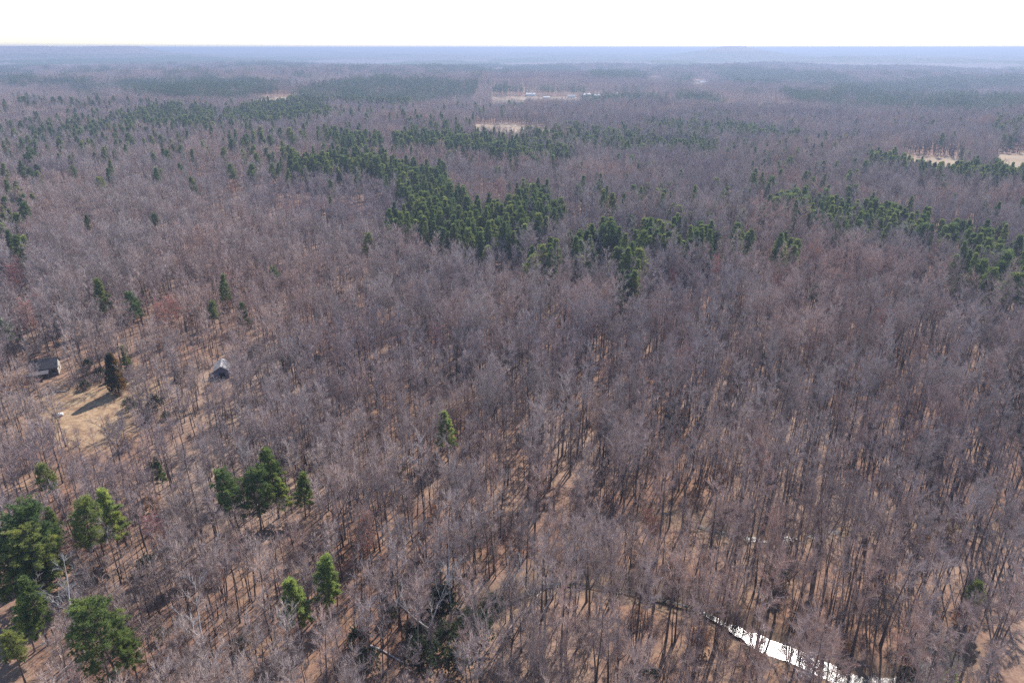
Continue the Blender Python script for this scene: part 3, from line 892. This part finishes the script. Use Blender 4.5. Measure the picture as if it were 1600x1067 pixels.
kq = (rng.random(qx.shape) < .42 + .4 * (vnoise(qx, qy, 28, 12.) > .45)) & ~in_clear(qx, qy) & (np.minimum(seg_dist(qx, qy, c_main) - 2.6, seg_dist(qx, qy, c_back) - 1.4) > 0)
for (hx, hy, hr) in ((*house_xy, 9), (*barn_xy, 6)): kq &= np.hypot(qx - hx, qy - hy) > hr
for (ox, oy, a0, a1, b0, b1, q) in OPEN:
    tqx, tqy = project(qx, qy, qz + 11); _, bqy = project(qx, qy, qz)
    kq &= ~((qy < oy - 1) & (tqx > a0) & (tqx < a1) & (tqy < b1) & (bqy > b0) & (rng.random(qx.shape) < q))
qx, qy, qz = qx[kq], qy[kq], qz[kq]; mq = len(qx); qs = rng.uniform(.75, 1.2, mq)
gn_scatter("young_woods", np.column_stack([qx, qy, qz - .1, rng.uniform(0, 6.28, mq), qs, qs, rng.integers(0, 3, mq)]), poles, "thin pole-like young stems standing between the grown trees", "woods")
gn_scatter("undergrowth", np.column_stack([ux, uy, uz, rng.uniform(0, 6.28, m), us, us, uk]), [bushes[0], bushes[1], sap, beech, hol], "thin leafless brush and saplings on the leaf litter", "undergrowth")

# ------------------------------------------------------------------ far woods: stands of trees
M_PINE_FAR = needle_material("far_pine_needles", [(0, (.07, .125, .08)), (.5, (.095, .155, .085)), (1, (.13, .185, .085))], .2)
def stand(kindname, seed, size=36.0, sp=6.4):
    r = random.Random(seed); B = MB()
    k = int(size / sp)
    for i in range(k):
        for j in range(k):
            if kindname == 'mix': kk = 'pine' if r.random() < .3 else 'bare'
            else: kk = kindname if r.random() < .93 else 'bare'
            if r.random() < .06: continue
            X = (i + .5 + r.uniform(-.4, .4) - k / 2) * sp; Y = (j + .5 + r.uniform(-.4, .4) - k / 2) * sp
            if kk == 'pine' and kindname != 'pine' : pass
            BB = B
            n0 = len(BB.f)
            far_tree(BB, X, Y, 0, kk, 1.0, r)
            for q in range(n0, len(BB.f)):
                BB.m[q] = (0 if BB.m[q] == 0 else 2) if kk == 'bare' else (1 if BB.m[q] == 0 else 2)
    me = B.mesh("stand_" + kindname, [M_TWIG, M_PINE_FAR, M_TRUNK])
    return (me,)
stands = [stand('bare', 61), stand('bare', 62), stand('bare', 63), stand('pine', 64), stand('pine', 65), stand('mix', 66), stand('mix', 67)]
fx, fy = jgrid(MID_END, FAR_END, 35.0, 41, .06)
fz = height(fx, fy)
ok = ~(field_at(fx, fy, fz, 14) | field_at(fx - 7, fy - 9, fz, 14) | field_at(fx + 7, fy + 9, fz, 14))
fx, fy, fz = fx[ok], fy[ok], fz[ok]
fp = pine_share(fx, fy, fz, 15); nf = len(fx)
rr_ = rng.random(nf)
fk = np.where(rr_ < fp * .72, rng.integers(3, 5, nf), np.where(rr_ < fp * 1.5, rng.integers(5, 7, nf), rng.integers(0, 3, nf)))
fs = rng.uniform(.85, 1.2, nf)
gn_scatter("far_woods", np.column_stack([fx, fy, fz - .3, rng.integers(0, 4, nf) * math.pi / 2, np.full(nf, 1.02), fs, fk]), stands, "hazy mixed woods rolling away towards the horizon", "woods")

# most distant woods: a closed canopy over the hills
def canopy():
    na, nr = 900, 420
    ang = np.radians(np.linspace(-42, 42, na)); rr = (FAR_END - 30) * (30000 / FAR_END) ** np.linspace(0, 1, nr)
    A, D = np.meshgrid(ang, rr); D = D + rng.uniform(-.3, .3, D.shape) * D * .004
    X, Y = D * np.sin(A), D * np.cos(A)
    Z0 = height(X, Y)
    Z = Z0 + 13 + 5 * (rng.random(X.shape)) + 4 * vnoise(X, Y, 90, 2.) + 6 * (vnoise(X, Y, 300, 3.) - .5)
    f = field_at(X, Y, Z0, 0)
    Z = np.minimum(Z, 115)
    Z = np.where(f, Z0 + .5, Z); Z = np.where(D < FAR_END, Z0 - 1, Z)
    v = np.column_stack([X.ravel(), Y.ravel(), Z.ravel()])
    i = np.arange(nr - 1)[:, None]; j = np.arange(na - 1)[None, :]
    q = np.stack([i * na + j, (i + 1) * na + j, (i + 1) * na + j + 1, i * na + j + 1], -1).reshape(-1, 4)
    me = bpy.data.meshes.new("distant_woods"); me.from_pydata(v.tolist(), [], q[:, ::-1].tolist())
    psx = pine_share(v[:, 0], v[:, 1], v[:, 2], 0) + .35 * (rng.random(len(v)) - .5)
    at = me.attributes.new("pine", 'FLOAT', 'POINT'); at.data.foreach_set("value", np.clip(psx, 0, 1))
    at = me.attributes.new("field", 'FLOAT', 'POINT'); at.data.foreach_set("value", f.ravel().astype(float))
    m, t, b = new_mat("distant_canopy", .9, .1)
    a = t.nodes.new('ShaderNodeAttribute'); a.attribute_name = "pine"
    a2 = t.nodes.new('ShaderNodeAttribute'); a2.attribute_name = "field"
    rp = ramp(t, [(.2, (.20, .165, .17)), (.6, (.06, .09, .045))]); t.links.new(a.outputs['Fac'], rp.inputs[0])
    c = mixc(t, a2.outputs['Fac'], rp.outputs[0], (.62, .48, .34))
    t.links.new(c, b.inputs['Base Color'])
    me.materials.append(m)
    o = link("distant_woods", me); tag(o, "blue distant woods covering the hills along the horizon", "woods", None, "stuff")
canopy()

# ------------------------------------------------------------------ bushes in the clearing
def bush_at(px, py, meshes, sc, name, label, group=None, rz=0.):
    X, Y = ground_at(px, py); e = empty(name, (X, Y, float(height(X, Y)) - .05), rz, sc)
    link("stems", meshes[0], e)
    if meshes[1]: link("foliage", meshes[1], e)
    tag(e, label, "bush", group); return e
SG = "bushes round the clearing"
bush_at(203, 639, hol, 1.15, "evergreen_bush", "dark evergreen bush in the grass right of the cedar's shadow", SG)
bush_at(133, 608, hol, .95, "evergreen_bush", "dark evergreen bush between the old house and the cedar", SG, 1.)
bush_at(160, 590, hol, 1.2, "evergreen_bush", "shaded evergreen bush just behind the cedar at its left", SG, 2.)
bush_at(395, 558, hol, 1.3, "evergreen_bush", "yellow-green bush right of the small barn", SG, 3.)
bush_at(450, 575, hol, 1.5, "evergreen_bush", "wide green bush farther right of the small barn", SG, 4.)
bush_at(260, 655, hol, .8, "evergreen_bush", "small green bush in the brush below the clearing", SG, 5.)
bush_at(183, 619, beech, .5, "dry_leaved_bush", "small rusty bush at the foot of the cedar", SG)
for k, (a, b_, s, l) in enumerate([(190, 660, 1.5, "leafless grey bush in front of the dark evergreen bush"), (236, 660, 1.3, "leafless bush right of the dark evergreen bush"), (118, 590, 1.1, "leafless bush beside the right wall of the old house"),
                     (320, 575, 1.7, "leafless bush leaning against the barn's left side"), (225, 612, 1.3, "leafless bush at the top of the clearing"), (290, 640, 1.7, "leafless bush below the barn")]):
    bush_at(a, b_, bushes[0], s, "leafless_bush", l, SG, k)
for k, (a, b_, s) in enumerate([(700, 1010, 1.7), (735, 985, 1.5), (650, 1000, 1.4), (715, 1045, 1.6), (610, 965, 1.2), (560, 1010, 1.3), (1260, 955, .7), (1420, 1062, 1.2), (1210, 945, .7), (690, 960, 2.1), (745, 1000, 2.0), (660, 1040, 2.0), (770, 960, 1.5)]):
    bush_at(a, b_, hol, s, "evergreen_bush", ["dark evergreen bush in the thicket at the bottom centre", "dark evergreen bush, highest of the bottom thicket", "evergreen bush at the left of the bottom thicket", "lowest evergreen bush of the bottom thicket",
            "grey-green bush above and left of the bottom thicket", "grey-green bush at the far left of the bottom thicket", "green bush above the glinting creek, right one", "dark bush on the creek's far bank at its bend", "green bush above the glinting creek, left one", "tall dark holly at the top of the bottom thicket", "tall dark holly at the right of the bottom thicket", "tall dark holly at the lower left of the bottom thicket", "small dark holly at the upper right of the bottom thicket"][k], "evergreen bushes by the creek", k * 1.3)

for k, (a, b_, s) in enumerate([(1010, 930, 1.5), (1045, 938, 1.6), (1078, 947, 1.5), (1108, 958, 1.6), (1135, 972, 1.5), (960, 920, 1.5), (1150, 980, 1.3)]):
    bush_at(a, b_, bushes[0], s, "leafless_bush", "leafless bush overhanging the creek above its bright reach, %s of seven downstream" % ("second", "third", "fourth", "fifth", "sixth", "first", "last")[k], "leafless bushes on the creek bank", k)
# ------------------------------------------------------------------ buildings
def flat_mat(name, col, var=.25, rough=.8, scale=.8, spec=.2, metal=0):
    m, t, b = new_mat(name, rough, spec)
    r = ramp(t, [(.3, tuple(c * (1 - var) for c in col)), (.7, tuple(min(1, c * (1 + var)) for c in col))])
    t.links.new(noise_tex(t, scale, 5, 'obj', rough=.7), r.inputs[0]); t.links.new(r.outputs[0], b.inputs['Base Color'])
    b.inputs['Metallic'].default_value = metal
    return m
M_ROOFD = flat_mat("dark_old_roofing", (.05, .048, .055), .4)
M_WALLP = flat_mat("weathered_white_boards", (.62, .57, .48), .15)
M_WOODD = flat_mat("dark_weathered_wood", (.12, .10, .10), .3)
M_TIN = flat_mat("streaked_tin_roof", (.29, .275, .27), .5, .7, 1.4, .2)
M_BLUEW = flat_mat("blue_grey_boards", (.13, .14, .20), .3)
M_DARK = flat_mat("dark_opening", (.015, .015, .018), .1)
M_PORCH = flat_mat("grey_porch_roofing", (.10, .095, .105), .3)
M_LOG = flat_mat("bleached_wood", (.45, .40, .36), .3)
M_WHITE = flat_mat("white_paint", (.8, .8, .78), .05)
M_REDR = flat_mat("red_clay_roof", (.45, .22, .18), .15)
M_STONE = flat_mat("brick_chimney", (.28, .16, .12), .2, scale=4)

def gable_block(W, D, hw, hr, over=.3):
    """walls with gables on the short sides (x ends); ridge along x"""
    B = MB()
    x0, x1, y0, y1 = -W / 2, W / 2, -D / 2, D / 2
    B.add([(x0, y0, 0), (x1, y0, 0), (x1, y1, 0), (x0, y1, 0), (x0, y0, hw), (x1, y0, hw), (x1, y1, hw), (x0, y1, hw), (x0, 0, hr), (x1, 0, hr)],
          [(0, 1, 5, 4), (2, 3, 7, 6), (1, 2, 6, 9, 5), (3, 0, 4, 8, 7)])
    Rf = MB(); o = over; sl = (hr - hw) / (D / 2); t = .12
    for s in (-1, 1):
        ye = s * (D / 2 + o); ze = hw - sl * o
        a = [(x0 - o, 0, hr + .03), (x1 + o, 0, hr + .03), (x1 + o, ye, ze + .03), (x0 - o, ye, ze + .03)]
        b = [(p[0], p[1], p[2] + t) for p in a]
        Rf.add(a + b, [(0, 1, 2, 3), (4, 7, 6, 5), (0, 4, 5, 1), (1, 5, 6, 2), (2, 6, 7, 3), (3, 7, 4, 0)])
    return B, Rf
def box_part(name, dims, mat, parent):
    b = MB(); b.box(*dims); return link(name, b.mesh(name, [mat]), parent)

hx, hy = ground_at(72, 588); hz = float(height(hx, hy))
hs = empty("old_house", (hx - 1, hy + 2, hz - .1), R(25))
Wl, Rf = gable_block(8.2, 6.2, 3.2, 5.6, .35); hs.scale = (.9, .9, .92)
link("wall", Wl.mesh("wall", [M_WOODD]), hs)
GB = MB(); GB.add([(4.1, -3.1, 0), (4.1, 3.1, 0), (4.1, 3.1, 3.2), (4.1, 0, 5.6), (4.1, -3.1, 3.2)] + [(4.14, -3.1, 0), (4.14, 3.1, 0), (4.14, 3.1, 3.2), (4.14, 0, 5.6), (4.14, -3.1, 3.2)], [(4, 3, 2, 1, 0), (5, 6, 7, 8, 9), (0, 1, 6, 5), (4, 0, 5, 9)])
link("gable_boards", GB.mesh("gable_boards", [M_WALLP]), hs)
rf = link("roof", Rf.mesh("roof", [M_ROOFD]), hs)
box_part("chimney", (-2.0, -1.3, -.35, .35, 5.2, 6.5), M_STONE, rf)
# porch with its own grey roof towards the camera
PB = MB(); PB.add([(-4.3, -3.14, 2.75), (1.6, -3.14, 2.75), (1.6, -5.8, 2.15), (-4.3, -5.8, 2.15), (-4.3, -3.14, 2.87), (1.6, -3.14, 2.87), (1.6, -5.8, 2.27), (-4.3, -5.8, 2.27)],
                [(0, 1, 2, 3), (4, 7, 6, 5), (0, 4, 5, 1), (1, 5, 6, 2), (2, 6, 7, 3), (3, 7, 4, 0)])
pr = link("porch_roof", PB.mesh("porch_roof", [M_PORCH]), hs)
for k in range(4): box_part("post", (-4.2 + k * 1.85, -4.08 + k * 1.85, -5.7, -5.58, 0, 2.2), M_WOODD, pr)
dr = box_part("door", (-1.6, -.7, -3.14, -3.1, 0.1, 2.1), M_WOODD, hs)
box_part("handle", (-.85, -.8, -3.17, -3.14, 1.0, 1.1), M_LOG, dr)
for (a, b_) in ((-3.6, -2.7), (.6, 1.5), (2.4, 3.3)):
    wn = box_part("window", (a, b_, -3.15, -3.1, 1.1, 2.3), M_DARK, hs); box_part("sill", (a - .05, b_ + .05, -3.2, -3.15, 1.0, 1.08), M_WALLP, wn)
wn = box_part("window", (4.14, 4.18, -.45, .45, 1.2, 2.4), M_DARK, hs)
tag(hs, "old house with sagging dark roof and pale gable at the clearing", "house")

bx_, by_ = ground_at(345, 592); bz = float(height(bx_, by_))
bn = empty("small_barn", (bx_ - .5, by_ + 3.2, bz - .1), R(90 + 18))
Wl, Rf = gable_block(6.4, 4.3, 2.9, 4.3, .3)
link("wall", Wl.mesh("wall", [M_BLUEW]), bn)
link("roof", Rf.mesh("roof", [M_TIN]), bn)
dr = box_part("door", (-3.25, -3.2, -.9, .7, 0.05, 2.1), M_DARK, bn)
tag(bn, "small old barn with streaked pale tin roof among bare trees", "barn")

# fallen logs, brush heap and the small white tank by the old house
def log_at(px, py, L, r, ang, mat, label, group="fallen logs"):
    random.seed(int(px * 7 + py))
    X, Y = ground_at(px, py); B = MB()
    pts = [(-L / 2, 0, r * .8), (-L / 4, rnd(-.2, .2), r), (L / 4, rnd(-.2, .2), r), (L / 2, 0, r * .9)]
    B.tube(pts, [r, r * .95, r * .8, r * .55], 8, cap=True)
    for k in range(5):
        q = np.array((rnd(0, L / 2), 0, r)); d = jit(np.array((.6, rnd(-1, 1), .5)), .4)
        B.tube([q, q + d * rnd(.8, 2.2)], [r * .3, 0], 4)
    o = link("fallen_log", B.mesh("fallen_log", [mat])); o.location = (X, Y, float(height(X, Y)) - .02); o.rotation_euler = (0, 0, ang)
    tag(o, label, "log", group)
log_at(92, 612, 5, .22, .1, M_LOG, "pale fallen log below the old house")
log_at(82, 607, 6, .2, -.5, M_WOODD, "dark fallen log crossing the brush by the old house")
log_at(70, 617, 5, .18, .5, M_WOODD, "dark fallen log at the left of the clearing")
log_at(1062, 884, 5, .16, .6, M_PALE, "white fallen log above the creek")
log_at(610, 1025, 9, .16, -.5, M_PALE, "long white fallen log at the bottom centre")
log_at(1330, 1030, 6, .2, 2.4, M_WOODD, "dark fallen log leaning over the glinting creek")
log_at(1445, 1040, 7, .25, .9, M_WOODD, "dark fallen log on the far bank of the creek bend")
log_at(840, 932, 6, .2, .9, M_PALE, "pale fallen log beside the dark creek bend")
X, Y = ground_at(95, 650)
B = MB(); B.tube([(-.7, 0, .5), (-.62, 0, .5), (.62, 0, .5), (.7, 0, .5)], [.3, .46, .46, .3], 14, cap=True)
tk = empty("tank", (X, Y, float(height(X, Y))), .3); link("tank_shell", B.mesh("tank_shell", [M_WHITE], True), tk)
for s in (-1, 1): box_part("leg", (s * .4 - .06, s * .4 + .06, -.3, .3, -.05, .12), M_WOODD, tk)
box_part("cap", (-.1, .1, -.1, .1, .94, 1.05), M_WOODD, tk)
tag(tk, "small white tank lying in the dry grass", "tank")

# far houses
def far_house(px, py, W, D, hw, hr, rz, wall, roof, label, two=False):
    X, Y = ground_at(px, py); e = empty("far_house", (X, Y, float(height(X, Y)) - .1), rz)
    Wl, Rf = gable_block(W, D, hw, hr, .5)
    link("wall", Wl.mesh("wall", [wall]), e); link("roof", Rf.mesh("roof", [roof]), e)
    y0 = -D / 2
    dd = box_part("door", (-.5, .5, y0 - .05, y0 + .0, 0, 2.1), M_WOODD, e)
    for k in (-.32, .32): box_part("window", (k * W - .7, k * W + .7, y0 - .05, y0, 1, 2.2), M_DARK, e)
    tag(e, label, "house", "houses far off")
M_GREYR = flat_mat("grey_shingles", (.40, .39, .39), .1)
LR = M_WHITE
far_house(829, 150, 20, 9, 3.5, 6, .1, M_WHITE, LR, "white-roofed house at the left of the distant farm row")
far_house(893, 153, 16, 9, 3.5, 6, -.1, M_WHITE, M_GREYR, "pale house in the distant farm row, near its middle")
far_house(916, 151, 18, 10, 3.5, 6.5, .2, M_WALLP, LR, "long bright-roofed house in the distant farm row")
far_house(932, 152, 14, 8, 3, 5.5, 0, M_WHITE, LR, "bright house at the right end of the distant farm row")
far_house(854, 154.5, 14, 8, 3, 5, 0, M_WHITE, LR, "small white house at the near side of the farm row")
far_house(961, 150, 12, 8, 4, 7, .4, M_WHITE, LR, "lone white house right of the distant farm row")
far_house(1087, 128, 26, 12, 4, 8, .2, M_WHITE, M_REDR, "reddish-roofed house beside the far right clearing")
far_house(1100, 131, 26, 12, 4, 8, 0, M_WHITE, LR, "white house beside the far right clearing")
far_house(1022, 123, 30, 12, 4, 8, 0, M_WHITE, M_REDR, "long reddish-roofed house far off right of centre")
far_house(759, 110.5, 30, 14, 5, 9, 0, M_WHITE, LR, "small white farm building far off at centre")
far_house(783, 109, 50, 16, 5, 9, 0, M_WHITE, M_REDR, "long pinkish-roofed farm building far off at centre")
far_house(1406, 86, 60, 40, 12, 16, 0, M_WHITE, LR, "tiny bright white building just below the right horizon")
far_house(1026, 167, 12, 8, 3, 5.5, .3, M_WHITE, LR, "small white-roofed house in woods below the farm row")

# ------------------------------------------------------------------ haze
B = MB(); B.box(-34000, 34000, -6000, 33000, -45, 117.5)
hz_me = B.mesh("haze", [])
m = bpy.data.materials.new("haze_air"); m.use_nodes = True; t = m.node_tree
t.nodes.remove(t.nodes['Principled BSDF'])
pv = t.nodes.new('ShaderNodeVolumePrincipled')
pv.inputs['Color'].default_value = (.41, .50, .69, 1)
pv.inputs['Density'].default_value = 2.4e-4
pv.inputs['Anisotropy'].default_value = .25
t.links.new(pv.outputs[0], t.nodes['Material Output'].inputs['Volume'])
hz_me.materials.append(m)
tag(link("haze", hz_me), kind="stuff")
